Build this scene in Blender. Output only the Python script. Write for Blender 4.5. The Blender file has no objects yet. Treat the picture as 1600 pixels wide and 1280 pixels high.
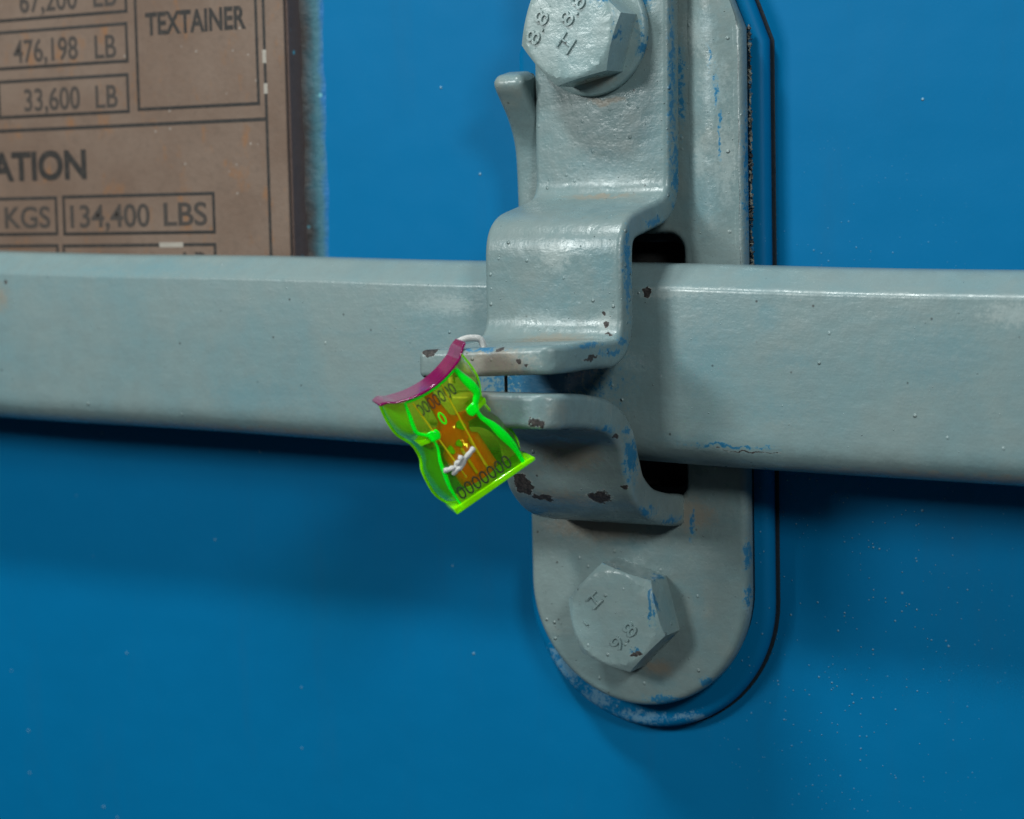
import bpy, bmesh, math, random
from mathutils import Vector, Matrix, Euler
random.seed(7)
S = bpy.context.scene
COL = S.collection
MM = 0.001

# ------------------------------------------------------------------ camera
cam_d = bpy.data.cameras.new('camera'); cam = bpy.data.objects.new('camera', cam_d); COL.objects.link(cam)
cam_d.sensor_width = 36.0; cam_d.lens = 78.75; cam_d.clip_start = 0.01; cam_d.clip_end = 20
cam.matrix_world = Matrix(((0.861199, -0.028997, 0.507440, 0.200475),
                           (0.507797, 0.092087, -0.856541, -0.397432),
                           (-0.021892, 0.995329, 0.094029, 0.041685),
                           (0, 0, 0, 1)))
cam_d.dof.use_dof = True; cam_d.dof.focus_distance = 0.418; cam_d.dof.aperture_fstop = 20
S.camera = cam

# ------------------------------------------------------------------ light
W = bpy.data.worlds.new('World'); S.world = W; W.use_nodes = True
bg = W.node_tree.nodes['Background']; bg.inputs[0].default_value = (0.72, 0.86, 1.0, 1); bg.inputs[1].default_value = 0.045

def area(name, loc, target, size, power, col=(1, 1, 1), size_y=None):
    l = bpy.data.lights.new(name, 'AREA'); l.energy = power; l.color = col
    l.shape = 'RECTANGLE'; l.size = size; l.size_y = size_y or size
    o = bpy.data.objects.new(name, l); COL.objects.link(o)
    o.location = Vector(loc)
    o.rotation_euler = (Vector(target) - Vector(loc)).to_track_quat('-Z', 'Y').to_euler()
    return o
area('lamp_left', (-0.30, -0.59, 0.245), (-0.06, 0, 0), 0.125, 2.15, (0.95, 1.0, 0.98))
area('lamp_right', (0.45, -0.48, 0.29), (-0.04, 0, 0), 0.11, 1.95, (0.95, 1.0, 0.98))
area('lamp_top', (-0.16, -0.42, 0.70), (-0.05, 0, 0), 0.16, 4.9, (0.95, 1.0, 0.98), 0.07)

vs = S.view_settings; vs.view_transform = 'Standard'; vs.look = 'None'; vs.exposure = 0; vs.gamma = 1
S.render.engine = 'CYCLES'
S.cycles.use_denoising = True
S.cycles.max_bounces = 8; S.cycles.diffuse_bounces = 2; S.cycles.glossy_bounces = 2; S.cycles.use_adaptive_sampling = True; S.cycles.adaptive_threshold = 0.02; S.cycles.transparent_max_bounces = 24
S.cycles.sample_clamp_indirect = 4

# ------------------------------------------------------------------ node helpers
class NT:
    def __init__(s, mat):
        mat.use_nodes = True; s.t = mat.node_tree; s.t.nodes.clear()
        s.out = s.t.nodes.new('ShaderNodeOutputMaterial')
    def n(s, typ, **kw):
        x = s.t.nodes.new('ShaderNode' + typ)
        for k, v in kw.items(): setattr(x, k, v)
        return x
    def put(s, sock, v):
        if isinstance(v, bpy.types.NodeSocket): s.t.links.new(v, sock)
        elif v is not None:
            if hasattr(sock.default_value, '__len__') and not hasattr(v, '__len__'): v = (v,) * len(sock.default_value)
            if hasattr(sock.default_value, '__len__') and len(sock.default_value) == 4 and len(v) == 3: v = tuple(v) + (1,)
            sock.default_value = v
    def m(s, op, a, b=None, c=None, clamp=False):
        x = s.n('Math', operation=op, use_clamp=clamp)
        for i, v in enumerate((a, b, c)): s.put(x.inputs[i], v)
        return x.outputs[0]
    def v(s, op, a, b=None, scale=None):
        x = s.n('VectorMath', operation=op)
        s.put(x.inputs[0], a); s.put(x.inputs[1], b)
        if scale is not None: s.put(x.inputs['Scale'], scale)
        return x.outputs['Value'] if op in ('LENGTH', 'DISTANCE', 'DOT_PRODUCT') else x.outputs[0]
    def mr(s, v, a, b, c=0.0, d=1.0, smooth=True):
        x = s.n('MapRange', interpolation_type='SMOOTHSTEP' if smooth else 'LINEAR')
        for i, q in enumerate((v, a, b, c, d)): s.put(x.inputs[i], q)
        return x.outputs[0]
    def mix(s, f, a, b, mode='MIX'):
        x = s.n('Mix', data_type='RGBA', blend_type=mode)
        s.put(x.inputs[0], f); s.put(x.inputs[6], a); s.put(x.inputs[7], b)
        return x.outputs[2]
    def noise(s, vec, scale, detail=3, rough=0.55, color=False):
        x = s.n('TexNoise'); s.put(x.inputs['Vector'], vec); x.inputs['Scale'].default_value = scale
        x.inputs['Detail'].default_value = detail; x.inputs['Roughness'].default_value = rough
        return x.outputs['Color'] if color else x.outputs['Fac']
    def pos(s):                       # world position in millimetres
        return s.v('SCALE', s.n('NewGeometry').outputs['Position'], scale=1000.0)
    def wobble(s, P, scale, amp, detail=3):
        c = s.v('SUBTRACT', s.noise(P, scale, detail, 0.6, True), (0.5, 0.5, 0.5))
        return s.v('ADD', P, s.v('SCALE', c, scale=amp))
    def spots(s, P, lst):             # smallest normalised distance to a list of ellipsoids (x, t, z, rx, rt, rz)
        r = None
        for (x, t, z, a, b, c) in lst:
            d = s.v('LENGTH', s.v('DIVIDE', s.v('SUBTRACT', P, (x, -t, z)), (a, b, c)))
            r = d if r is None else s.m('MINIMUM', r, d)
        return r
    def nibs(s, P, scale, rad, keep):
        x = s.n('TexVoronoi'); s.put(x.inputs['Vector'], P); x.inputs['Scale'].default_value = scale
        dot = s.mr(x.outputs['Distance'], rad, rad * 0.25)
        g = s.n('SeparateColor'); s.put(g.inputs[0], x.outputs['Color'])
        return s.m('MULTIPLY', dot, s.m('GREATER_THAN', g.outputs[0], 1 - keep))
    def bsdf(s, **kw):
        b = s.n('BsdfPrincipled')
        for k, v in kw.items(): s.put(b.inputs[k.replace('_', ' ')], v)
        return b
    def bump(s, h, dist, strength=1.0, normal=None):
        b = s.n('Bump'); s.put(b.inputs['Height'], h); b.inputs['Distance'].default_value = dist; b.inputs['Strength'].default_value = strength
        s.put(b.inputs['Normal'], normal)
        return b.outputs[0]
    def finish(s, sh): s.t.links.new(sh, s.out.inputs['Surface'])

BLUE = (0.0, 0.136, 0.318)
def paint(name, chips=(), blue=(), tint=(), rust=(), scuff=(), warm=0.25, nib=0.09, peel=1.0, base=(0.180, 0.240, 0.239)):
    m = bpy.data.materials.new(name); k = NT(m); P = k.pos()
    big = k.noise(P, 0.055, 4); mid = k.noise(P, 0.3, 4); fine = k.noise(P, 2.2, 3)
    st = k.noise(k.v('MULTIPLY', P, (0.22, 1, 1)), 0.35, 4, 0.65)
    c = k.mix(k.mr(big, 0.35, 0.68), base, tuple(b * f for b, f in zip(base, (0.84, 0.97, 1.02))))
    c = k.mix(k.m('MULTIPLY', k.mr(st, 0.52, 0.78), 0.30), c, (0.14, 0.25, 0.28))
    c = k.mix(k.m('MULTIPLY', k.mr(k.noise(P, 0.12, 5, 0.6), 0.52, 0.75), warm), c, (0.30, 0.285, 0.235))
    c = k.mix(k.m('MULTIPLY', k.mr(mid, 0.35, 0.7), 0.30), c, tuple(b * 0.66 for b in base))
    c = k.mix(k.m('MULTIPLY', k.mr(fine, 0.55, 0.75), 0.16), c, tuple(b * 0.5 for b in base))
    h = k.m('ADD', k.m('MULTIPLY', fine, 0.13 * peel), k.m('MULTIPLY', mid, 0.9 * peel))
    h = k.m('ADD', h, k.m('MULTIPLY', k.noise(k.v('MULTIPLY', P, (1, 1, 0.45)), 0.8, 2), 0.24 * peel))
    h = k.m('ADD', h, k.m('MULTIPLY', st, 0.34))
    clump = k.mr(k.noise(P, 0.09, 2), 0.40, 0.66, 0.25, 1.0)
    nb = k.m('ADD', k.nibs(P, 0.50, 0.22, nib * 1.5), k.m('MULTIPLY', k.nibs(P, 1.5, 0.24, nib * 0.7), 0.55))
    nb = k.m('MULTIPLY', nb, clump)
    h = k.m('ADD', h, k.m('MULTIPLY', nb, 1.7))
    c = k.mix(k.m('MULTIPLY', nb, 0.35), c, (0.40, 0.48, 0.47))
    rough = k.mr(mid, 0.3, 0.7, 0.25, 0.42)
    # small dark pits
    pit = k.nibs(k.v('ADD', P, (37, 11, 5)), 0.45, 0.16, 0.06)
    c = k.mix(k.m('MULTIPLY', pit, 0.85), c, (0.03, 0.03, 0.03))
    grit = k.m('SUBTRACT', k.noise(P, 1.0, 5, 0.72), 0.5)
    Pw = k.wobble(P, 0.42, 2.4, 2)
    if scuff:                                                # rubbed places, a little paler
        d = k.m('ADD', k.spots(P, scuff), k.m('MULTIPLY', grit, 2.6))
        c = k.mix(k.mr(d, 1.0, 0.2, 0.0, 0.45), c, (0.36, 0.42, 0.41))
    if rust:                                                 # warm film of dirt and rust
        d = k.m('ADD', k.spots(Pw, rust), k.m('MULTIPLY', grit, 1.2))
        c = k.mix(k.mr(d, 1.1, 0.3, 0.0, 0.62), c, (0.26, 0.205, 0.145))
    if tint:                                                 # thin coat, the blue only shimmering through
        d = k.m('ADD', k.spots(Pw, tint), k.m('MULTIPLY', grit, 2.2))
        c = k.mix(k.mr(d, 1.2, 0.0, 0.0, 0.24), c, (0.08, 0.225, 0.28))
    if blue:                                                 # the older blue coat showing
        d = k.m('ADD', k.spots(Pw, blue), k.m('MULTIPLY', grit, 3.4))
        c = k.mix(k.mr(d, 1.25, 0.75, 0.0, 0.30), c, (0.05, 0.24, 0.36))
        c = k.mix(k.mr(d, 0.74, 0.62, 0.0, 0.85), c, (0.004, 0.135, 0.28))
    if chips:                                                # flaked down to dark primer, pale torn rim
        d = k.m('ADD', k.spots(Pw, chips), k.m('MULTIPLY', grit, 1.3))
        rim = k.m('MULTIPLY', k.mr(d, 1.14, 1.0), k.mr(fine, 0.45, 0.6))
        f = k.mr(d, 1.0, 0.95)
        c = k.mix(k.m('MULTIPLY', rim, 0.7), c, (0.46, 0.48, 0.45))
        dark = k.mix(k.mr(k.noise(P, 1.8, 3, 0.7), 0.4, 0.65), (0.018, 0.016, 0.016), (0.062, 0.052, 0.049))
        c = k.mix(f, c, dark)
        rough = k.m('ADD', rough, k.m('MULTIPLY', f, 0.35))
    b = k.bsdf(Base_Color=c, Roughness=rough, Specular_IOR_Level=0.5, Normal=k.bump(h, 0.00021))
    k.finish(b.outputs[0]); return m

def simple(name, col, rough=0.5, noise=0.15, nscale=0.5, bump=0.0001, metallic=0.0):
    m = bpy.data.materials.new(name); k = NT(m); P = k.pos()
    nn = k.noise(P, nscale, 4)
    c = k.mix(nn, tuple(x * (1 - noise) for x in col), tuple(min(1, x * (1 + noise)) for x in col))
    b = k.bsdf(Base_Color=c, Roughness=rough, Metallic=metallic, Normal=k.bump(k.noise(P, nscale * 4, 3), bump))
    k.finish(b.outputs[0]); return m

def door_paint(name, specks=True, streak=None):
    m = bpy.data.materials.new(name); k = NT(m); P = k.pos()
    c = k.mix(k.noise(P, 0.03, 3), tuple(x * 0.93 for x in BLUE), tuple(x * 1.06 for x in BLUE))
    c = k.mix(k.m('MULTIPLY', k.mr(k.noise(P, 0.15, 5, 0.65), 0.55, 0.8), 0.25), c, (0.004, 0.15, 0.33))
    c = k.mix(k.m('MULTIPLY', k.mr(k.noise(k.v('MULTIPLY', P, (1, 1, 0.16)), 0.09, 5, 0.65), 0.50, 0.80), 0.22), c, (0.012, 0.105, 0.22))
    near = k.mr(k.v('LENGTH', k.v('DIVIDE', k.v('SUBTRACT', P, (36, 0, -20)), (34, 30, 60))), 1.3, 0.2, 0.02, 1.0)
    nb = k.m('MULTIPLY', k.m('ADD', k.nibs(P, 0.7, 0.19, 0.22), k.nibs(k.v('ADD', P, (5, 3, 9)), 1.2, 0.24, 0.13)), near)
    far = k.nibs(k.v('ADD', P, (50, 3, 19)), 0.22, 0.09, 0.12)
    nb = k.m('ADD', nb, far, clamp=True)
    c = k.mix(k.m('MULTIPLY', nb, 0.6), c, (0.30, 0.48, 0.56))
    if streak:
        d = k.m('ADD', k.spots(k.wobble(P, 0.4, 3.0), streak), k.m('MULTIPLY', k.m('SUBTRACT', k.noise(P, 0.9, 5, 0.8), 0.5), 4.5))
        c = k.mix(k.mr(d, 0.8, 0.2, 0.0, 0.6), c, (0.20, 0.36, 0.46))
    h = k.m('ADD', k.m('MULTIPLY', k.noise(P, 0.045, 2), 2.2), k.m('MULTIPLY', k.noise(P, 0.7, 3), 0.07))
    h = k.m('ADD', h, k.m('MULTIPLY', nb, 0.9))
    b = k.bsdf(Base_Color=c, Roughness=0.48, Specular_IOR_Level=0.08, Normal=k.bump(h, 0.0002))
    k.finish(b.outputs[0]); return m

def plastic(name, tint, body, opaque, gloss_rough=0.05):
    """clear dyed plastic: tinted see-through film, dyed scatter and a sharp surface gloss"""
    m = bpy.data.materials.new(name); k = NT(m)
    tr = k.n('BsdfTransparent'); k.put(tr.inputs[0], tint)
    tl = k.n('BsdfTranslucent'); k.put(tl.inputs[0], body)
    df = k.n('BsdfDiffuse'); k.put(df.inputs[0], body)
    def mx(f, a, b):
        x = k.n('MixShader'); k.put(x.inputs[0], f); k.t.links.new(a, x.inputs[1]); k.t.links.new(b, x.inputs[2]); return x.outputs[0]
    sc = mx(0.5, tl.outputs[0], df.outputs[0])
    core = mx(opaque, tr.outputs[0], sc)
    gl = k.n('BsdfGlossy'); gl.inputs['Roughness'].default_value = gloss_rough; k.put(gl.inputs[0], (1, 1, 1))
    fr = k.n('Fresnel'); fr.inputs[0].default_value = 1.5
    k.finish(mx(fr.outputs[0], core, gl.outputs[0])); return m

# ------------------------------------------------------------------ object helpers
def empty(name, loc, label=None, cat=None):
    o = bpy.data.objects.new(name, None); COL.objects.link(o); o.location = loc; o.empty_display_size = 0.01
    if label: o['label'] = label; o['category'] = cat
    return o
def root_of(o):
    while o.parent: o = o.parent
    return o
def link(name, me, mat, parent=None, bevel=0, seg=3, sharp=40, solid=0):
    """mesh in world metres -> object; under a parent it is shifted into the parent's frame"""
    if parent is not None:
        base = parent.matrix_basis.translation.copy(); p = parent.parent
        while p: base += p.matrix_basis.translation; p = p.parent
        me.transform(Matrix.Translation(-base))
    o = bpy.data.objects.new(name, me); COL.objects.link(o); o.parent = parent
    me.materials.clear(); me.materials.append(mat)
    for p in me.polygons: p.use_smooth = True
    me.set_sharp_from_angle(angle=math.radians(sharp))
    if solid:
        s = o.modifiers.new('solid', 'SOLIDIFY'); s.thickness = solid; s.offset = -1
    if bevel:
        b = o.modifiers.new('bevel', 'BEVEL'); b.width = bevel * MM; b.segments = seg; b.limit_method = 'ANGLE'; b.angle_limit = math.radians(35)
        b.harden_normals = False
    return o
def mesh(verts, faces):
    me = bpy.data.meshes.new('m'); me.from_pydata([Vector(v) for v in verts], [], faces); me.validate(); me.update()
    bm = bmesh.new(); bm.from_mesh(me); bmesh.ops.recalc_face_normals(bm, faces=bm.faces); bm.to_mesh(me); bm.free()
    return me
def D(x, t, z): return (x * MM, -t * MM, z * MM)            # door frame: x along, t out from the door, z up

def curve_mesh(curve):
    o = bpy.data.objects.new('tmp', curve); me = bpy.data.meshes.new_from_object(o)
    bpy.data.objects.remove(o); return me
def sheet(outlines, t0, t1, bev):
    """flat plate from closed (x, z) outlines (first outer, others holes) between depths t0 and t1 with rounded edges"""
    cu = bpy.data.curves.new('c', 'CURVE'); cu.dimensions = '2D'; cu.fill_mode = 'BOTH'
    for pts in outlines:
        sp = cu.splines.new('POLY'); sp.points.add(len(pts) - 1); sp.use_cyclic_u = True
        for q, (x, z) in zip(sp.points, pts): q.co = (x, z, 0, 1)
    h = (t1 - t0) / 2
    cu.extrude = h - bev; cu.bevel_depth = bev; cu.bevel_resolution = 3; cu.offset = -bev
    me = curve_mesh(cu)
    for v in me.vertices:
        x, y, z = v.co; v.co = D(x, (t0 + t1) / 2 + z, y)
    bm = bmesh.new(); bm.from_mesh(me); bmesh.ops.remove_doubles(bm, verts=bm.verts, dist=1e-6); bm.to_mesh(me); bm.free()
    return me
def text_mesh(s, height, width=None, thick=0.0, bev=0.0, bold=0.0, shear=0.0):
    """text with its lower left at the origin in millimetres, cap height and overall width as given"""
    cu = bpy.data.curves.new('t', 'FONT'); cu.body = s; cu.extrude = 0; cu.offset = bold; cu.shear = shear
    me = curve_mesh(cu)
    xs = [v.co.x for v in me.vertices]; ys = [v.co.y for v in me.vertices]
    x0, x1 = min(xs), max(xs); y1 = 0.729
    for v in me.vertices:
        v.co.x = (v.co.x - x0) * ((width / (x1 - x0)) if width else height / y1)
        v.co.y = v.co.y * height / y1
    if thick:
        bm = bmesh.new(); bm.from_mesh(me)
        bmesh.ops.remove_doubles(bm, verts=bm.verts, dist=1e-5)
        r = bmesh.ops.extrude_face_region(bm, geom=bm.faces[:])
        bmesh.ops.translate(bm, vec=(0, 0, thick), verts=[g for g in r['geom'] if isinstance(g, bmesh.types.BMVert)])
        bmesh.ops.recalc_face_normals(bm, faces=bm.faces); bm.to_mesh(me); bm.free()
    return me
def place_text(me, x, t, z, ang=0):
    ca, sa = math.cos(ang), math.sin(ang)
    for v in me.vertices:
        a, b, c = v.co; v.co = D(x + a * ca - b * sa, t + c, z + a * sa + b * ca)
    return me
def arc(cx, cz, r, a0, a1, n):
    return [(cx + r * math.cos(math.radians(a0 + (a1 - a0) * i / n)), cz + r * math.sin(math.radians(a0 + (a1 - a0) * i / n))) for i in range(n + 1)]
def rrect(x0, x1, z0, z1, r, n=6):
    return arc(x1 - r, z0 + r, r, -90, 0, n) + arc(x1 - r, z1 - r, r, 0, 90, n) + arc(x0 + r, z1 - r, r, 90, 180, n) + arc(x0 + r, z0 + r, r, 180, 270, n)
def fillet(pts, radii, n=10):
    out = [Vector(pts[0])]
    for i in range(1, len(pts) - 1):
        a, b, c = Vector(pts[i - 1]), Vector(pts[i]), Vector(pts[i + 1]); r = radii[i - 1]
        u = (a - b).normalized(); w = (c - b).normalized()
        th = u.angle(w); d = r / math.tan(th / 2)
        p0 = b + u * d; p1 = b + w * d
        for j in range(n + 1):
            s = j / n; out.append(p0 * (1 - s) ** 2 + b * 2 * s * (1 - s) + p1 * s * s)
    out.append(Vector(pts[-1])); return out
def catmull(pts, n=8):
    P = [Vector(p) for p in pts]; P = [P[0] * 2 - P[1]] + P + [P[-1] * 2 - P[-2]]; out = []
    for i in range(1, len(P) - 2):
        for j in range(n):
            s = j / n; a, b, c, d = P[i - 1:i + 3]
            out.append(0.5 * ((2 * b) + (c - a) * s + (2 * a - 5 * b + 4 * c - d) * s * s + (3 * b - a - 3 * c + d) * s ** 3))
    out.append(P[-2]); return out
def subdiv(path, step):
    out = [path[0]]
    for a, b in zip(path, path[1:]):
        n = max(1, int((b - a).length / step))
        out += [a.lerp(b, (i + 1) / n) for i in range(n)]
    return out
def strip(path, thick, side, xl, xr, r=1.2):
    """bent flat bar with rounded edges and ends: (t, z) front path, offset by thick on one side, x limits along it"""
    path = [p for i, p in enumerate(path) if i == 0 or (p - path[i - 1]).length > 1e-4]
    L = [0]
    for a, b in zip(path, path[1:]): L.append(L[-1] + (b - a).length)
    T = L[-1]; n = len(path); v = []; f = []; K = 5
    def at(l):
        for i in range(n - 1):
            if l <= L[i + 1] or i == n - 2:
                q = (l - L[i]) / (L[i + 1] - L[i]); break
        def nrm(i):
            d = (path[min(i + 1, n - 1)] - path[max(i - 1, 0)]).normalized(); return Vector((-d.y, d.x)) * side
        return path[i].lerp(path[i + 1], q), nrm(i).lerp(nrm(i + 1), q).normalized()
    ends = [r * (1 - math.cos(math.pi / 2 * j / K)) for j in range(K + 1)]
    inset = [r * (1 - math.sin(math.pi / 2 * j / K)) for j in range(K + 1)]
    stations = list(zip(ends, inset)) + [(l, 0.0) for l in L if r * 1.02 < l < T - r * 1.02] + [(T - e, i_) for e, i_ in reversed(list(zip(ends, inset)))]
    ns_ = 0
    for (l, ins) in stations:
        p, nn = at(l); a, b = xl(l / T, l) + ins, xr(l / T, l) - ins; d0, d1 = ins, thick - ins
        rr = max(0.05, min(r, (d1 - d0) / 2 - 0.02) * (1 if ins == 0 else max(0.05, 1 - ins / r)))
        ring = []
        for (cx_, cd, a0) in ((b - rr, d0 + rr, 270), (b - rr, d1 - rr, 0), (a + rr, d1 - rr, 90), (a + rr, d0 + rr, 180)):
            for j in range(K + 1):
                an = math.radians(a0 + 90 * j / K); ring.append((cx_ + rr * math.cos(an), cd + rr * math.sin(an)))
        m_ = len(ring)
        for (x, d) in ring: q = p + nn * d; v.append(D(x, q.x, q.y))
        ns_ += 1
    for i in range(ns_ - 1):
        for j in range(m_): f.append((i * m_ + j, i * m_ + (j + 1) % m_, (i + 1) * m_ + (j + 1) % m_, (i + 1) * m_ + j))
    f += [tuple(range(m_)), tuple(reversed(range((ns_ - 1) * m_, ns_ * m_)))]
    return mesh(v, f)
def tube_mesh(pts, r, sides=10, closed=False):
    """round wire through 3D points (metres); r a number or a function of the fraction"""
    pts = [Vector(p) for p in pts]; n = len(pts); v = []; f = []
    up = Vector((0.13, 0.37, 0.92))
    for i, p in enumerate(pts):
        a = pts[(i - 1) % n] if (closed or i > 0) else p; b = pts[(i + 1) % n] if (closed or i < n - 1) else p
        d = (b - a).normalized(); x = d.cross(up).normalized(); y = d.cross(x)
        rr = r(i / (n - 1)) if callable(r) else r
        for k in range(sides):
            an = 2 * math.pi * k / sides; v.append(p + (x * math.cos(an) + y * math.sin(an)) * rr)
    m_ = n if closed else n - 1
    for i in range(m_):
        for k in range(sides):
            a = i * sides; b = ((i + 1) % n) * sides; k2 = (k + 1) % sides
            f.append((a + k, a + k2, b + k2, b + k))
    if not closed: f += [tuple(range(sides)), tuple(range((n - 1) * sides, n * sides))]
    return mesh(v, f)
def boxm(x0, x1, t0, t1, z0, z1):
    v = [D(x, t, z) for x in (x0, x1) for t in (t0, t1) for z in (z0, z1)]
    return mesh(v, [(0, 1, 3, 2), (4, 5, 7, 6), (0, 1, 5, 4), (2, 3, 7, 6), (0, 2, 6, 4), (1, 3, 7, 5)])

# ------------------------------------------------------------------ the door
m_door = door_paint('blue_door_paint')
door = link('container_door', boxm(-330, 220, -4, 0, -230, 200), m_door)
door['kind'] = 'structure'; door['label'] = 'flat blue painted steel door of a shipping container'

# ------------------------------------------------------------------ data plate
def plate_metal():
    m = bpy.data.materials.new('worn_plate_metal'); k = NT(m); P = k.pos()
    c = k.mix(k.mr(k.noise(P, 0.05, 4), 0.3, 0.7), (0.140, 0.091, 0.066), (0.174, 0.122, 0.093))
    c = k.mix(k.m('MULTIPLY', k.mr(k.noise(P, 0.5, 5, 0.7), 0.45, 0.75), 0.35), c, (0.085, 0.062, 0.048))
    rs = k.mr(k.noise(k.v('MULTIPLY', P, (1, 1, 0.55)), 0.13, 5, 0.7), 0.55, 0.70)
    c = k.mix(k.m('MULTIPLY', rs, 0.6), c, (0.24, 0.10, 0.03))
    c = k.mix(k.m('MULTIPLY', k.nibs(P, 0.5, 0.18, 0.10), 0.5), c, (0.45, 0.42, 0.38))
    b = k.bsdf(Base_Color=c, Roughness=0.55, Specular_IOR_Level=0.3, Normal=k.bump(k.noise(P, 0.8, 4), 0.00008))
    k.finish(b.outputs[0]); return m
def back_board():
    m = bpy.data.materials.new('rusty_backing'); k = NT(m); P = k.pos()
    c = k.mix(k.noise(P, 0.25, 5, 0.7), (0.100, 0.066, 0.056), (0.180, 0.112, 0.088))
    sep = k.n('SeparateXYZ'); k.put(sep.inputs[0], k.wobble(P, 0.25, 3.0))
    f = k.mr(sep.outputs[1], -1.6, -0.2)                 # blue-green overspray along the foot of the board
    c = k.mix(k.m('MULTIPLY', f, 0.75), c, (0.03, 0.15, 0.20))
    c = k.mix(k.nibs(P, 0.30, 0.20, 0.25), c, (0.12, 0.42, 0.50))
    b = k.bsdf(Base_Color=c, Roughness=0.6, Normal=k.bump(k.noise(P, 0.7, 4), 0.0002))
    k.finish(b.outputs[0]); return m
def ink_mat():
    m = bpy.data.materials.new('etched_black'); k = NT(m); P = k.pos()
    c = k.mix(k.mr(k.noise(P, 0.9, 5, 0.7), 0.42, 0.75), (0.010, 0.008, 0.007), (0.035, 0.027, 0.022))
    b = k.bsdf(Base_Color=c, Roughness=0.6); k.finish(b.outputs[0]); return m
m_plate, m_board, m_ink = plate_metal(), back_board(), ink_mat()
m_faint = simple('faded_stamping', (0.038, 0.029, 0.024), 0.6, 0.35, 0.6)
m_worn = simple('bare_scuff', (0.32, 0.29, 0.25), 0.5, 0.2)
dp = empty('data_plate', D(-140, 0, 24), 'brown weathered metal data plate with ruled boxes and weights at upper left', 'data plate')
link('backing_board', boxm(-262, -84.0, 0, 7.2, 20, 172), m_board, dp, 0.5)
link('plate_sheet', boxm(-261, -84.4, 7.2, 8.0, 20.6, 171), m_plate, dp, 0.25)
def foot_mat():
    m = bpy.data.materials.new('oversprayed_sealant'); k = NT(m); P = k.pos()
    sep = k.n('SeparateXYZ'); k.put(sep.inputs[0], k.wobble(P, 0.22, 2.6, 4))
    c = k.mix(k.mr(sep.outputs[0], -84.3, -81.6), (0.060, 0.045, 0.038), (0.045, 0.155, 0.20))
    c = k.mix(k.mr(sep.outputs[0], -81.4, -79.6), c, (0.002, 0.135, 0.36))
    c = k.mix(k.nibs(P, 0.30, 0.20, 0.30), c, (0.14, 0.42, 0.50))
    b = k.bsdf(Base_Color=c, Roughness=0.5, Normal=k.bump(k.noise(P, 0.5, 4), 0.0003)); k.finish(b.outputs[0]); return m
ft = []
for i in range(60):
    z = 18 + i * 2.6; w = 0.5 * math.sin(i * 0.8) + 0.3 * math.sin(i * 2.1)
    ft += [D(-84.1, -0.2, z), D(-84.1, 2.6 + w * 0.6, z), D(-82.2 + w * 0.3, 0.9, z), D(-79.3 + w * 0.5, -0.2, z)]
link('sealant_bead', mesh(ft, [(i * 4 + j, i * 4 + (j + 1) % 4, i * 4 + 4 + (j + 1) % 4, i * 4 + 4 + j) for i in range(59) for j in range(4)] + [(0, 1, 2, 3), (236, 237, 238, 239)]), foot_mat(), dp)
TT = 8.03
def line(x0, z0, x1, z1, w=0.55, mat=None, name='ruled_line'):
    if abs(x1 - x0) > abs(z1 - z0): me = boxm(x0, x1, 7.9, TT, z0 - w / 2, z0 + w / 2)
    else: me = boxm(x0 - w / 2, x0 + w / 2, 7.9, TT, z0, z1)
    return link(name, me, mat or m_ink, dp)
def frame(x0, x1, z0, z1, w=0.75):
    o = sheet([[(x0 - w / 2, z0 - w / 2), (x1 + w / 2, z0 - w / 2), (x1 + w / 2, z1 + w / 2), (x0 - w / 2, z1 + w / 2)],
               [(x0 + w / 2, z0 + w / 2), (x0 + w / 2, z1 - w / 2), (x1 - w / 2, z1 - w / 2), (x1 - w / 2, z0 + w / 2)]], 7.9, TT, 0.005)
    return link('ruled_box', o, m_ink, dp)
line(-89.6, 22, -89.6, 168, 0.75); line(-258, 59.6, -90.0, 59.6, 0.8)
frame(-124.6, -91.6, 63.0, 104)
frame(-205, -127.2, 84.7, 93.5); frame(-205, -127.4, 73.8, 82.0); frame(-166.0, -127.6, 62.7, 70.8)
frame(-200, -150.0, 35.8, 44.0); frame(-147.7, -104.7, 35.7, 44.1)
frame(-200, -150.1, 24.5, 33.1); frame(-148.2, -104.7, 24.5, 33.0)
for (x0, z0, x1, z1) in ((-120.2, 33.0, -113.5, 33.0), (-89.7, 71.5, -89.7, 74.3), (-89.6, 65.0, -89.6, 67.2)):
    w = 1.1
    if x0 != x1: link('worn_spot', boxm(x0, x1, 7.9, TT + 0.02, z0 - w / 2, z0 + w / 2), m_worn, dp)
    else: link('worn_spot', boxm(x0 - .5, x0 + .5, 7.9, TT + 0.02, z0, z1), m_worn, dp)
def plate_text(s, x0, x1, z, h, mat, bold=0.014):
    me = text_mesh(s, h, x1 - x0, 0.05, bold=bold); place_text(me, x0, 7.99, z)
    return link('lettering', me, mat, dp)
plate_text('TEXTAINER', -121.9, -94.3, 79.2, 4.9, m_ink, 0.03)
plate_text('ATION', -169.5, -140.5, 48.3, 6.5, m_ink, 0.035)
plate_text('67,200', -158.5, -141.3, 86.2, 5.3, m_faint); plate_text('LB', -136.6, -129.9, 86.2, 5.3, m_faint)
plate_text('476,198', -161.0, -141.7, 75.0, 5.3, m_faint); plate_text('LB', -136.7, -130.5, 74.8, 5.3, m_faint)
plate_text('33,600', -158.3, -141.6, 63.9, 5.2, m_faint); plate_text('LB', -137.0, -130.6, 63.8, 5.2, m_faint)
plate_text('KGS', -165.8, -151.9, 37.3, 5.0, m_faint, 0.018)
plate_text('134,400', -145.8, -122.7, 37.2, 5.2, m_faint, 0.016); plate_text('LBS', -118.7, -106.6, 37.3, 5.2, m_faint, 0.018)
plate_text('LB', -113.6, -107.0, 26.6, 5.0, m_faint)

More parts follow.
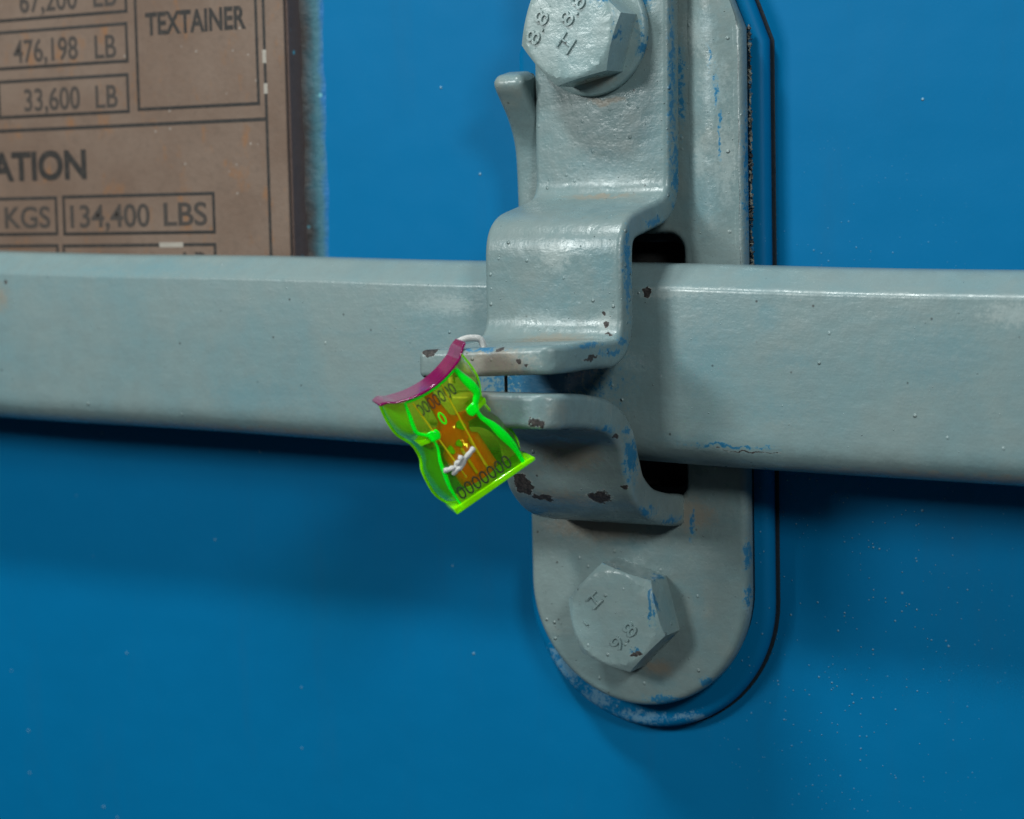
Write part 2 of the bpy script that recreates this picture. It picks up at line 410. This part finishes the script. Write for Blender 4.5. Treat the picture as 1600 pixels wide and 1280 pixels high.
# ------------------------------------------------------------------ the latch
latch = empty('door_handle_latch', D(-1.6, 0, -59), 'grey painted steel latch plate with folded hasps bolted over the handle bar', 'latch')
m_pad = door_paint('blue_pad_paint', streak=[(-22, 3, -54, 6, 5, 5), (-14, 3, -60, 6, 5, 3.5), (-4, 3, -63, 8, 5, 2.2), (8, 3, -62, 8, 5, 1.5)])
m_black = simple('black_sealant_and_gap_shade', (0.004, 0.012, 0.020), 0.55, 0.3)
cx = -2.6
def stadium(r, cz, ztop):
    return [(cx - r, ztop)] + [(cx + x, cz + z) for x, z in arc(0, 0, r, 180, 360, 40)] + [(cx + r, 70.5), (cx + r * 0.72, 90), (cx + r * 0.4, 97), (cx - r * 0.4, 97), (cx - r * 0.72, 90), (cx - r, 70.5)]
link('sealant_line', sheet([stadium(27.52, -37.72, 60)], -0.3, 0.22, 0.1), m_black, latch)
pad_hole = rrect(-18, 8.6, -16, 33, 3)
link('mounting_pad', sheet([stadium(27.3, -37.6, 60), pad_hole], 0.0, 4.0, 1.95), m_pad, latch)
m_hole = simple('painted_recess_shade', (0.004, 0.004, 0.004), 0.8, 0.2)
link('recess_shade_sheet', boxm(-17.9, 8.5, 0.05, 0.6, -15.9, 32.9), m_hole, latch)  # near-black sheet over the blue door, painting in the shade of the opening
pl_out = arc(-1.6, -35, 23.0, 180, 360, 40)
link('gap_shade_layer', sheet([pl_out + [(21.4, 72), (14, 90), (-17, 90), (-17, 60), (-24.6, 52)], rrect(-17.5, 8.8, -15.5, 32.5, 3)], 3.9, 6.0, 0.2), m_black, latch)  # black layer added behind the plate so the gap reads as dark shade
m_base = paint('grey_paint_base', warm=0.28,
    blue=[(22.4, 9.5, -27.7, 0.9, 2, 3.2), (22.6, 9.5, -36.3, 1.0, 2, 3.2), (22.3, 7, 45, 0.6, 2.5, 14), (17.6, 10, 61, .5, 2, 4), (18.6, 10, 56, .4, 2, 2.5), (16.6, 10, 67, .4, 2, 3), (18.4, 10, 52, .35, 2, 5),
          (5, 10, -57.5, 5, 3, 1.2), (14, 10, -53, 2.0, 2, 1.0), (11, 10, -22, .6, 2, 3),  (9.8, 9.2, 62, 1.2, 2, 9)],
    tint=[(17, 10, 62, 2.5, 3, 9), (16, 10, 74, 3, 3, 5), (-3, 10, -27, 6, 3, 2), (12, 10, -38, 2, 3, 9), (4, 10, -54, 5, 3, 2), (15, 10, 40, 5, 3, 8)],
    chips=[(22.3, 6.4, 50, .5, .5, 14)],
    scuff=[(17, 10, 62, 4, 3, 8), (14, 10, 72, 5, 3, 5), (19, 10, 48, 3, 3, 12), (22, 6, 58, 1.5, 2, 8), (14, 10, 48, 2, 3, 6), (22.4, 9, -38, 1, 2, 4)],
    rust=[(11, 10, -20, 6, 4, 4), (-10, 10, -24, 14, 4, 3), (3, 10, -51, 4, 3, 2)])
window = rrect(-19.0, 9.6, -17.4, 34.2, 3.4)
outer = arc(-1.6, -35, 24.0, 180, 360, 48) + [(22.4, 72.5), (20.5, 77), (14, 93), (-17, 93), (-17, 58), (-18.5, 53), (-25.6, 50)]
base = link('base_plate', sheet([outer, list(reversed(window))], 5.9, 10.0, 1.5), m_base, latch)
v = []; f = []; NX, NZ = 16, 60
for i in range(NZ + 1):
    z = 20 + 73 * i / NZ; shrink = max(0, (z - 74) / 19) * 8
    for j in range(NX + 1):
        q = j / NX; x = 10.8 + (21.6 - shrink - 10.8) * q
        v.append(D(x + 0.15 * math.sin(z * 0.5), 9.86 + 1.25 * math.sin(math.pi * q) ** 1.4, z))
for i in range(NZ):
    for j in range(NX): a = i * (NX + 1) + j; f.append((a, a + 1, a + NX + 2, a + NX + 1))
link('raised_rib', mesh(v, f), m_base, latch, sharp=80)
m_ear = paint('grey_paint_ear', warm=0.35, nib=0.05)
ear = strip(subdiv(catmull([(12.2, 30), (12.3, 40), (12.5, 48), (13.2, 52.5), (15.2, 56.6), (18.0, 60.2), (20.0, 62.8), (20.6, 65.2)]), 1.0), 6.4, 1,
            lambda s, l: -25.8 - 0.3 * s, lambda s, l: -18.2 - 0.9 * s, 1.7)
link('stop_lug', ear, m_ear, latch, sharp=70)

# lower bracket: tongue folded out of the plate
m_low = paint('grey_paint_bracket', warm=0.5, nib=0.05,
    chips=[(2.0, 33.0, -15.0, 3.3, 4, 1.9), (-13.8, 33, -13.0, 2.0, 4, 2.6), (-11.0, 32, -15.4, 2.6, 4, 0.7), (8.0, 33.5, -12.0, 1.0, 2, 0.5), (5.4, 58, 2.4, 1.6, 3, 1.2), (3.0, 45, -0.2, 1, 3, .4), (9, 37, -2.2, .6, 1.2, .5)],
    blue=[(9.2, 31.5, -6.5, 1.2, 3.0, 5.0), (9.2, 34.5, -11, .7, 1.3, 6), (9.2, 27, -17.8, .8, 5, 1.2), (9.2, 42, -0.6, .6, 5, .9), (9.2, 33, -1.5, .8, 2, 1.0), (9.3, 16, -20.6, .8, 5, .9)],
    rust=[(-8, 58, 5, 8, 6, 5), (-2, 36, -6, 9, 5, 5), (-6, 33, -16, 10, 5, 3)], scuff=[(9.3, 31, -2, 1.4, 3, 2)])
lp = catmull([(9.0, -22.6), (16, -21.6), (24.5, -19.2), (30.8, -14.6), (33.4, -9.5), (35.2, -5.0), (38.6, -2.2), (44, -0.5), (52, 0.7), (60.5, 1.3)], 7)
low = strip(subdiv(lp, 1.0), 6.2, 1, lambda s, l: -18.0 + 0.6 * s, lambda s, l: 9.2 - (3.4 * max(0, (s - 0.94) / 0.06) ** 2))
link('lower_bracket', low, m_low, latch, sharp=70)

# upper hasp: swings on the upper bolt
m_hasp = paint('grey_paint_hasp', warm=0.12, nib=0.11, peel=0.9,
    chips=[(6.6, 35.5, 18.2, .7, 2, .5), (7.2, 35.8, 16.4, 1.1, 2, .3), (5.8, 35.5, 19.8, .35, 2, .5), (-17.4, 58, 14.3, 1.7, 3, 0.9), (-18.3, 58, 9.8, .9, 3, .5), (-2.5, 58, 15.0, .7, 2, .5), (1.5, 58.5, 13.2, .6, 2, .5), (3.0, 58.5, 12.2, .4, 2, .4), (9.6, 48, 13.0, .8, 3, .35)],
    blue=[(10.6, 14.5, 60, .9, 1.6, 20), (10.4, 13.2, 45, 1.0, 2.2, 9), (10.6, 16, 66, .7, 1, 6), (10.3, 22, 36.5, .8, 5, 1.2), (9.8, 33, 28, .7, 1.6, 8), (9.9, 40, 13.5, .9, 5, .9), (9.6, 48, 15.2, 1, 6, .5), (-7, 57.5, 15.0, 5, 2, .5),
          (10, 35, 15.2, .9, 2, 1.2), (4, 16, 80, 4, 2, 4)],
    tint=[(-3, 16, 47, 12, 3, 4.5), (6, 16, 52, 5, 3, 8), (-6, 35.5, 22, 9, 3, 6), (6, 35.5, 28, 3, 3, 7), (2, 26, 39, 10, 8, 2)],
    scuff=[(6.2, 36, 18.6, 3.0, 3, 3.4), (-4, 35.5, 31, 5, 2, 4), (9.8, 36, 30, 1.2, 2, 6), (2, 58, 13, 4, 3, 2.4), (-3, 16, 45, 10, 3, 2), (-8, 36, 19, 8, 3, 2.5)],
    rust=[(-4, 58.5, 12.4, 10, 2.5, 4.2), (-3, 40, 15.8, 10, 5, 1.6), (-4, 17, 41.5, 9, 3, .8), (-3, 16, 59.6, 5, 2, .8)])
hp = fillet([(16, 100), (16, 41.6), (35.3, 37.6), (35.4, 15.3), (58.6, 15.3)], [4.2, 8.5, 4.6], 12)
hasp = strip(subdiv(hp, 1.4), 5.1, -1, lambda s, l: -18.7 - 1.2 * s, lambda s, l: 10.7 - 0.9 * min(1, s * 1.6) - (3.0 * max(0, (s - 0.95) / 0.05) ** 2))
for q in hasp.vertices:                                     # the tab is bent a little out of true
    tq = -q.co.y / MM
    if tq > 34 and q.co.z < 0.0155: q.co.z += (q.co.x / MM + 5) * 0.045 * min(1, (tq - 34) / 12) * MM
link('swing_hasp', hasp, m_hasp, latch, sharp=70)

def crust_mat():
    m = bpy.data.materials.new('flaking_crust'); k = NT(m); P = k.pos()
    c = k.mix(k.mr(k.noise(P, 1.1, 4, 0.75), 0.42, 0.6), (0.012, 0.014, 0.016), (0.30, 0.31, 0.26))
    c = k.mix(k.mr(k.noise(P, 0.5, 3), 0.56, 0.66), c, (0.01, 0.12, 0.24))
    b = k.bsdf(Base_Color=c, Roughness=0.6, Normal=k.bump(k.noise(P, 2.0, 4), 0.0004)); k.finish(b.outputs[0]); return m
rnd = random.Random(3); cr = []
for i in range(140):
    z = 26 + i * 0.34; cr.append(D(22.25 + rnd.uniform(-.12, .12), 5.6 + rnd.uniform(-.25, .25), z))
crr = [rnd.uniform(0.00012, 0.0005) * (0.6 + 0.6 * abs(math.sin(i * 0.13))) for i in range(140)]
link('paint_crust', tube_mesh(cr, lambda s: crr[min(139, int(s * 139))], 7), crust_mat(), latch, sharp=30)
# bolts
def bolt_mesh(x, z, t0, h, af, rot):
    R_ = af / 2 / math.cos(math.radians(30)); v = []; f = []; n = 96
    fr = [0.0, 0.4, 0.7, 0.86, 0.92, 0.96, 0.985, 1.0]
    def hexr(a):
        b = (math.degrees(a) - rot) % 60 - 30; return af / 2 / math.cos(math.radians(b))
    v.append(D(x, t0 + h, z)); rings = []
    for q in fr[1:]:
        ring = []
        for i in range(n):
            a = 2 * math.pi * i / n + math.radians(rot); r = hexr(a) * q
            drop = max(0, r - af / 2 * 0.955) * 0.62
            ring.append(len(v)); v.append(D(x + r * math.cos(a), t0 + h - drop, z + r * math.sin(a)))
        rings.append(ring)
    ring = []
    for i in range(n):
        a = 2 * math.pi * i / n + math.radians(rot); r = hexr(a)
        ring.append(len(v)); v.append(D(x + r * math.cos(a), t0, z + r * math.sin(a)))
    rings.append(ring)
    for i in range(n): f.append((0, rings[0][i], rings[0][(i + 1) % n]))
    for a, b in zip(rings, rings[1:]):
        for i in range(n): f.append((a[i], a[(i + 1) % n], b[(i + 1) % n], b[i]))
    f.append(tuple(reversed(rings[-1])))
    return mesh(v, f)
def disc(x, z, r, t0, t1, bev=0.6):
    return sheet([arc(x, z, r, 0, 352.5, 47)], t0, t1, bev)
m_bolt = paint('grey_paint_bolt', base=(0.245, 0.325, 0.322), warm=0.12, nib=0.16,
    tint=[(4.5, 21, 70, 2, 4, 6), (7, 13, -38, 2, 4, 6)],
    blue=[(3.8, 24, 72, .4, 2, 5), (5.6, 17, 71, 1.0, 2, 5), (6.4, 17, -35, .5, 1, 7), (5.4, 17.6, -37, .4, 1.5, 5), (-2, 17, -29.6, 4, 2, .6), (1, 25, 80, 3, 2, 3), (2, 17.5, -46.5, 1.4, 1, .8), (6.5, 12, -43, .6, 3, 3), (4.5, 13, -32.4, 3, 3, .6)],
    chips=[(2.2, 17.3, -47.0, 1.5, 1.2, 0.5)], rust=[(-4, 20, 63.5, 6, 4, 1.5), (0, 14, -29.5, 5, 3, 1.0)])
b1 = link('bolt', bolt_mesh(-5.7, 73.0, 18.0, 7.9, 19.0, 13), m_bolt, latch, 0, sharp=24)
link('washer', disc(-5.7, 73.0, 12.3, 15.9, 18.3, 0.9), m_bolt, b1)
b2 = link('bolt', bolt_mesh(-2.6, -40.2, 10.0, 7.7, 19.0, 45), m_bolt, latch, 0, sharp=24)
def mark(s, x, z, t, h, ang, par, w=None):
    me = text_mesh(s, h, w, 0.45, bold=0.0); place_text(me, x, t - 0.08, z, math.radians(ang))
    return link('raised_marking', me, m_bolt, par, 0.13, 3)
mark('9.8', -1.7, -46.8, 17.7, 2.8, 46, b2, 6.6)
mark('H', -8.6, -37.0, 17.7, 3.2, -46, b2, 2.6)
mark('-', -9.6, -41.8, 17.7, 2.6, -40, b2, 1.2)
mark('8.8', -12.4, 70.2, 25.9, 2.9, 62, b1, 6.4)
mark('8.8', -5.4, 73.2, 25.9, 2.9, 50, b1, 6.2)
mark('H', -8.2, 70.0, 25.9, 3.6, -38, b1, 3.0)

# ------------------------------------------------------------------ handle bar
m_bar = paint('grey_paint_bar', base=(0.192, 0.262, 0.265), warm=0.10, nib=0.022, peel=0.65,
    blue=[(-13, 25, 7.2, 16, 8, 8.0), (-20.5, 25, 19, 1.0, 3, 6), (26, 24.6, -4.7, 8, 2, .35)],
    tint=[(38.5, 25, 11.8, 6, 3, 2.4), (34, 25, 19, 3, 3, 4), (36, 25, 2, 8, 3, 3), (22, 25, 12, 8, 3, 9), (-38, 25, 15, 9, 3, 8), (-80, 25, 2, 20, 3, 4), (-110, 22, 28, 30, 6, 2.5), (66, 25, 12, 10, 3, 8), (18, 25, -4, 10, 3, 2)],
    chips=[(9.8, 25, 23.6, 1.1, 2, .9), (40, 24, 22.5, .6, 1, .3), (-150, 25, 25.4, .5, 1, .5), (30, 25, -5.6, 7, 1, .18)],
    scuff=[(13, 25, 23.4, 7, 2, 1.5), (18, 25, 24, 6, 2, 1), (80, 25, 20, 8, 2, 3), (-35, 25, 21, 10, 2, 2.5)], rust=[(-100, 22, -6, 60, 5, 1.6), (70, 22, -9, 40, 5, 1.6), (-155, 25, 22, 6, 2, 5)])
sec = [(25, 0.0), (25, 13.6), (24.97, 13.9), (24.86, 14.2), (24.66, 14.5), (24.3, 14.85), (21.2, 17.5), (20.6, 17.95), (19.9, 18.25), (19.0, 18.4), (15, 18.4), (13.6, 18.0), (12.8, 17.2), (12.5, 16)]
sec = sec + [(12.5, -16), (12.8, -17.2), (13.6, -18.1), (15, -18.5), (18.4, -18.5), (20.0, -18.3), (21.6, -17.7), (23.0, -16.8), (24.1, -15.6), (24.7, -14.3), (24.95, -13.0), (25, -11.5)]
xs = [-300 + i * 6 for i in range(81)]
v = []; f = []; ns = len(sec)
for i, x in enumerate(xs):
    for t, z in sec:
        v.append(D(x, t + 0.10 * math.sin(x * 0.11) , 10.05 - 0.0205 * x + z * 1.02 + 0.12 * math.sin(x * 0.07 + (1 if z > 0 else 2.2))))
for i in range(len(xs) - 1):
    for j in range(ns): f.append((i * ns + j, i * ns + (j + 1) % ns, (i + 1) * ns + (j + 1) % ns, (i + 1) * ns + j))
f += [tuple(range(ns)), tuple(reversed(range((len(xs) - 1) * ns, len(xs) * ns)))]
bar = link('handle_bar', mesh(v, f), m_bar, sharp=75)
bar['label'] = 'long horizontal grey painted steel bar crossing the blue door behind the hasps'; bar['category'] = 'handle bar'

# ------------------------------------------------------------------ the plastic seal
g_clear = plastic('clear_green_plastic', (0.95, 0.98, 0.24), (0.40, 1.5, 0.0), 0.11)  # scatter colours pushed past white paint a fluorescent glow into the seal
g_side = plastic('green_side_wall', (0.70, 0.99, 0.12), (0.22, 1.7, 0.0), 0.38)
g_edge = plastic('green_edge_painted_glow', (0.25, 1.0, 0.12), (0.0, 1.85, 0.04), 0.72)
g_lime = plastic('lime_flange', (0.45, 0.95, 0.05), (0.55, 1.7, 0.0), 0.72)
g_line = plastic('yellow_seam', (0.9, 0.9, 0.1), (1.1, 0.95, 0.02), 0.8)
g_purple = plastic('purple_cap_plastic', (0.72, 0.10, 0.50), (0.62, 0.008, 0.26), 0.52)
g_red = plastic('orange_red_rotor', (1.0, 0.45, 0.14), (1.7, 0.24, 0.04), 0.55)
g_ink = simple('dark_print', (0.015, 0.03, 0.008), 0.5)
SEAL_R = Matrix(((0.861199, -0.028997, 0.507440), (0.507797, 0.092087, -0.856541), (-0.021892, 0.995329, 0.094029))) @ Euler((math.radians(14), math.radians(8), math.radians(34.3)), 'XYZ').to_matrix()
SEAL_O = Vector(D(-6.3, 68, 1.7))
seal = empty('plastic_seal', SEAL_O, 'translucent neon green plastic security seal with purple cap hanging on the hasp tabs', 'security seal')
def Q(u, v_, w): return SEAL_O + SEAL_R @ (Vector((u, v_, w)) * MM * 0.955)
def interp(tab, v_):
    pts = catmull(tab, 6)
    for a, b in zip(pts, pts[1:]):
        if (a.x - v_) * (b.x - v_) <= 0 and a.x != b.x: return a.y + (b.y - a.y) * (v_ - a.x) / (b.x - a.x)
    return pts[-1].y if abs(v_ - pts[-1].x) < abs(v_ - pts[0].x) else pts[0].y
AF = [(11.6, 5.5), (9, 5.9), (6, 6.5), (4.4, 6.5), (3.2, 5.4), (1.4, 4.8), (-0.3, 4.9), (-2.5, 5.8), (-5, 6.4), (-7.5, 6.9), (-9.5, 7.0), (-12, 6.9)]
BF = [(11.6, 8.5), (9, 9.0), (6.5, 9.2), (4.4, 9.0), (2.6, 8.2), (1.4, 7.7), (-0.6, 7.6), (-2.2, 7.9), (-3.8, 8.7), (-6.5, 9.1), (-9, 9.1), (-11, 8.4), (-12, 7.6)]
WF, WB = 3.2, -4.2
def vtop(u): return 11.5 - 2.3 * max(0, 1 - (u / 8.8) ** 2)
rows = 34; prof = []
v = []; f = []
NC = 22
for i in range(rows + 1):
    s = i / rows; vv = 11.5 + (-12 - 11.5) * s
    a, b = interp(AF, vv), interp(BF, vv)
    ring = [(-b, WB), (-b * 0.985, WB + 1.3), (-(a + (b - a) * 0.55), 0.6), (-(a + (b - a) * 0.22), 2.3), (-a, WF)]
    ring += [(-a + 2 * a * j / 6, WF + 0.15) for j in range(1, 6)]
    ring += [(-x, w) for x, w in reversed(ring[:5])]
    ring += [(b - 2 * b * j / 6, WB - 0.1) for j in range(1, 6)]
    nr = len(ring)
    for (u, w) in ring:
        drop = (11.5 - vtop(u)) * max(0, 1 - s * 2.2)
        v.append(Q(u, vv - drop, w))
for i in range(rows):
    for j in range(nr): f.append((i * nr + j, i * nr + (j + 1) % nr, (i + 1) * nr + (j + 1) % nr, (i + 1) * nr + j))
side_f = [q for q in f if (q[0] % nr) in (0, 1, 2, 3) or (q[0] % nr) in (10, 11, 12, 13)]
ctr_f = [q for q in f if q not in set(side_f)]
def prune(me):
    bm = bmesh.new(); bm.from_mesh(me); bmesh.ops.delete(bm, geom=[q for q in bm.verts if not q.link_faces], context='VERTS'); bm.to_mesh(me); bm.free(); return me
link('shell', prune(mesh(v, ctr_f)), g_clear, seal, sharp=50)
left_f = [q for q in side_f if (q[0] % nr) < 5]; right_f = [q for q in side_f if (q[0] % nr) > 5]
link('side_wall', prune(mesh(v, left_f)), g_side, seal, sharp=50)
link('side_wall', prune(mesh(v, right_f)), g_clear, seal, sharp=50)
# moulded edges, their fluorescent glow painted in with overbright green
for sg in (-1, 1):
    fr_ = []; bk = []
    for i in range(60):
        vv = 11.5 - 23.5 * i / 59
        a, b = interp(AF, vv) * sg, interp(BF, vv) * sg
        da = (11.5 - vtop(a)) * max(0, 1 - i / 59 * 2.2); db = (11.5 - vtop(b)) * max(0, 1 - i / 59 * 2.2)
        fr_.append(Q(a, vv - da, WF + 0.1)); bk.append(Q(b, vv - db, WB))
    link('edge_bead', tube_mesh(fr_, lambda s, q=(0.00040 if sg > 0 else 0.00022), r=(0.00044 if sg > 0 else 0.00016): q + r * math.sin(s * math.pi * 2.0 + 0.25) ** 2, 10), g_edge, seal)
    link('rear_edge', tube_mesh(bk, 0.00036, 8), g_lime, seal)
rim = []
for j in range(30): u = -5.3 + 10.6 * j / 29; rim.append(Q(u, vtop(u) + 0.05, WF))
link('top_rim', tube_mesh(rim, 0.00030, 8), g_edge, seal)
# bottom flange
def seal_prism(poly, w0, w1):
    n = len(poly); v = [Q(a, b, w0) for a, b in poly] + [Q(a, b, w1) for a, b in poly]
    return mesh(v, [tuple(range(n)), tuple(reversed(range(n, 2 * n)))] + [(i, (i + 1) % n, n + (i + 1) % n, n + i) for i in range(n)])
link('bottom_flange', seal_prism([(-8.6, -12.6), (8.9, -12.4), (9.2, -12.0), (8.9, -11.6), (7.2, -11.4), (-8.6, -11.2)], WB - 0.2, WF + 0.6), g_lime, seal, 0.22, 2)
# waist tabs and inner details
for sg in (-1, 1):
    link('waist_tab', seal_prism([(sg * 3.2, 2.9), (sg * 5.2, 3.2), (sg * 5.3, 1.2), (sg * 3.5, 0.9), (sg * 3.0, 1.8)][::sg], WF - 0.3, WF + 0.5), g_edge, seal, 0.3, 3)
    link('waist_web', seal_prism([(sg * 4.4, 2.0), (sg * 7.4, 2.4), (sg * 7.2, 1.6), (sg * 4.6, 1.0)][::sg], WB, WF - 0.4), g_lime, seal, 0.1, 2)
for u0, u1 in ((-4.3, -3.4), (1.9, 0.7)):
    link('seam_line', tube_mesh([Q(u0 + (u1 - u0) * i / 12, 9.2 - 17 * i / 12, WF + 0.28) for i in range(13)], 0.00014, 6), g_line, seal)
ringpts = [Q(-1.3 + 0.45 * math.cos(a) , 3.9 + 1.15 * math.sin(a), WF + 0.35) for a in [i * math.pi / 10 for i in range(20)]]
link('slot_ring', tube_mesh(ringpts, 0.00016, 8, True), g_edge, seal)
# digits
def seal_text(s, u, v_, h, wd, w):
    out = text_mesh(s, h, wd, 0.06, bold=-0.004)
    for q in out.vertices: q.co = Q(u + q.co.x, v_ + q.co.y, w + q.co.z)
    return link('printed_digits', out, g_ink, seal)
seal_text('0000000', -4.3, 6.2, 2.5, 7.9, WF + 0.2)
seal_text('0000000', -6.4, -10.9, 2.7, 11.4, WF + 0.2)
# cap: saddle shaped purple plate
cp = [Vector((-9.6, 12.0)), Vector((-8.2, 11.8))] + [Vector((u, vtop(u) + 0.35)) for u in [-7 + i for i in range(15)]] + [Vector((8.4, 12.1)), Vector((9.7, 12.8))]
cp = catmull(cp, 4)
v = []; f = []; n = len(cp)
for p in cp:
    wf_ = WF + 0.9; wb_ = WB - 1.2
    edge = max(0, (abs(p.x) - 8.0) / 1.8)
    v += [Q(p.x, p.y, wf_ - 0.8 * edge), Q(p.x, p.y + 0.48, wf_ - 0.8 * edge), Q(p.x, p.y + 0.48, wb_ + 1.8 * edge), Q(p.x, p.y, wb_ + 1.8 * edge)]
for i in range(n - 1):
    for j in range(4): f.append((i * 4 + j, i * 4 + (j + 1) % 4, i * 4 + 4 + (j + 1) % 4, i * 4 + 4 + j))
f += [(0, 1, 2, 3), tuple(reversed([4 * (n - 1) + j for j in range(4)]))]
link('cap', mesh(v, f), g_purple, seal, 0.28, 3)
# rotor: drum below, stem and wings above
def seal_lathe(pf, u0, w0, nseg=28, flat=1.0):
    v = []; f = []
    for (r, vv) in pf:
        for k_ in range(nseg):
            a = 2 * math.pi * k_ / nseg; v.append(Q(u0 + r * math.cos(a), vv, w0 + r * math.sin(a) * flat))
    for i in range(len(pf) - 1):
        for k_ in range(nseg): f.append((i * nseg + k_, i * nseg + (k_ + 1) % nseg, (i + 1) * nseg + (k_ + 1) % nseg, (i + 1) * nseg + k_))
    f += [tuple(range(nseg)), tuple(range((len(pf) - 1) * nseg, len(pf) * nseg))]
    return mesh(v, f)
rot_ = link('rotor', seal_lathe([(0.9, 8.4), (1.1, 5.0), (1.3, 2.8), (2.6, 1.6), (3.4, 0.9), (3.5, -0.6), (2.9, -1.4), (3.0, -2.2), (3.9, -3.0), (4.0, -9.6), (3.4, -10.3)], -0.6, -0.6, 28, 0.62), g_red, seal, 0.2, 2)
for sg in (-1, 1):
    link('wing', seal_prism([(sg * 2.2 - .6, 2.4), (sg * 5.6 - .6, 1.3), (sg * 5.4 - .6, -0.2), (sg * 2.6 - .6, 0.0)][::sg], -1.4, 0.6), g_red, rot_, 0.2, 2)
for (u, vv, w_, k_) in ((0.9, 0.5, 1.6, 1.0), (-1.1, -2.2, 1.5, 0.75), (-3.1, -2.3, 1.8, 0.85)):
    link('green_boss', seal_prism([(u - 0.9 * k_, vv + 0.2 * k_), (u + 0.2 * k_, vv - 1.2 * k_), (u + 0.9 * k_, vv - 0.7 * k_), (u + 0.8 * k_, vv + 1.0 * k_), (u - 0.2 * k_, vv + 1.0 * k_)], w_, w_ + 0.7), g_side, seal, 0.25, 2)
for (u, a, b) in ((-1.2, -3.0, -8.6), (1.0, -2.2, -9.0)):
    link('drum_rib', seal_prism([(u - .25, a), (u + .25, a), (u + .25, b), (u - .25, b)], 1.9, 2.4), g_line, rot_, 0.1, 2)

# ------------------------------------------------------------------ seal wire
m_wire = simple('white_cord', (0.62, 0.62, 0.60), 0.65, 0.2, 2.0, 0.0002)
m_steel = simple('dark_wire', (0.05, 0.045, 0.04), 0.5, 0.3)
wire = empty('seal_wire', D(-8, 50, 2), 'thin white wire looped through the upper hasp tab and twisted in the seal', 'wire')
loop = [D(-11.6, 60.2, 9.0), D(-11.8, 60.3, 12.6), D(-11.4, 59.6, 15.4), D(-10.6, 58.2, 16.6), D(-9.4, 56.6, 16.9), D(-8.3, 55.2, 16.3), D(-8.0, 54.6, 13)]
link('tab_loop', tube_mesh([Vector(q) for q in catmull([Vector(p) for p in loop], 6)], 0.00062, 10), m_wire, wire)
for zz in ([(0.5, -3.8), (-0.6, -4.1), (-2.0, -4.7), (-3.3, -5.4), (-4.3, -5.3), (-5.2, -5.7)], [(-2.2, -3.7), (-3.0, -4.3), (-3.7, -4.5), (-4.2, -5.1), (-4.8, -4.6), (-5.6, -4.5), (-6.3, -4.2)]):
    link('twisted_end', tube_mesh(catmull([Q(a, b, WF + 1.0 + 0.3 * math.sin(i * 2)) for i, (a, b) in enumerate(zz)], 6), lambda s: 0.00046 + 0.00005 * math.sin(s * 30), 10), m_wire, wire)
link('dark_strand', tube_mesh([D(-6.4, 50, 14), D(-6.5, 50, 9), D(-6.4, 50.2, 4)], 0.0003, 8), m_steel, wire)
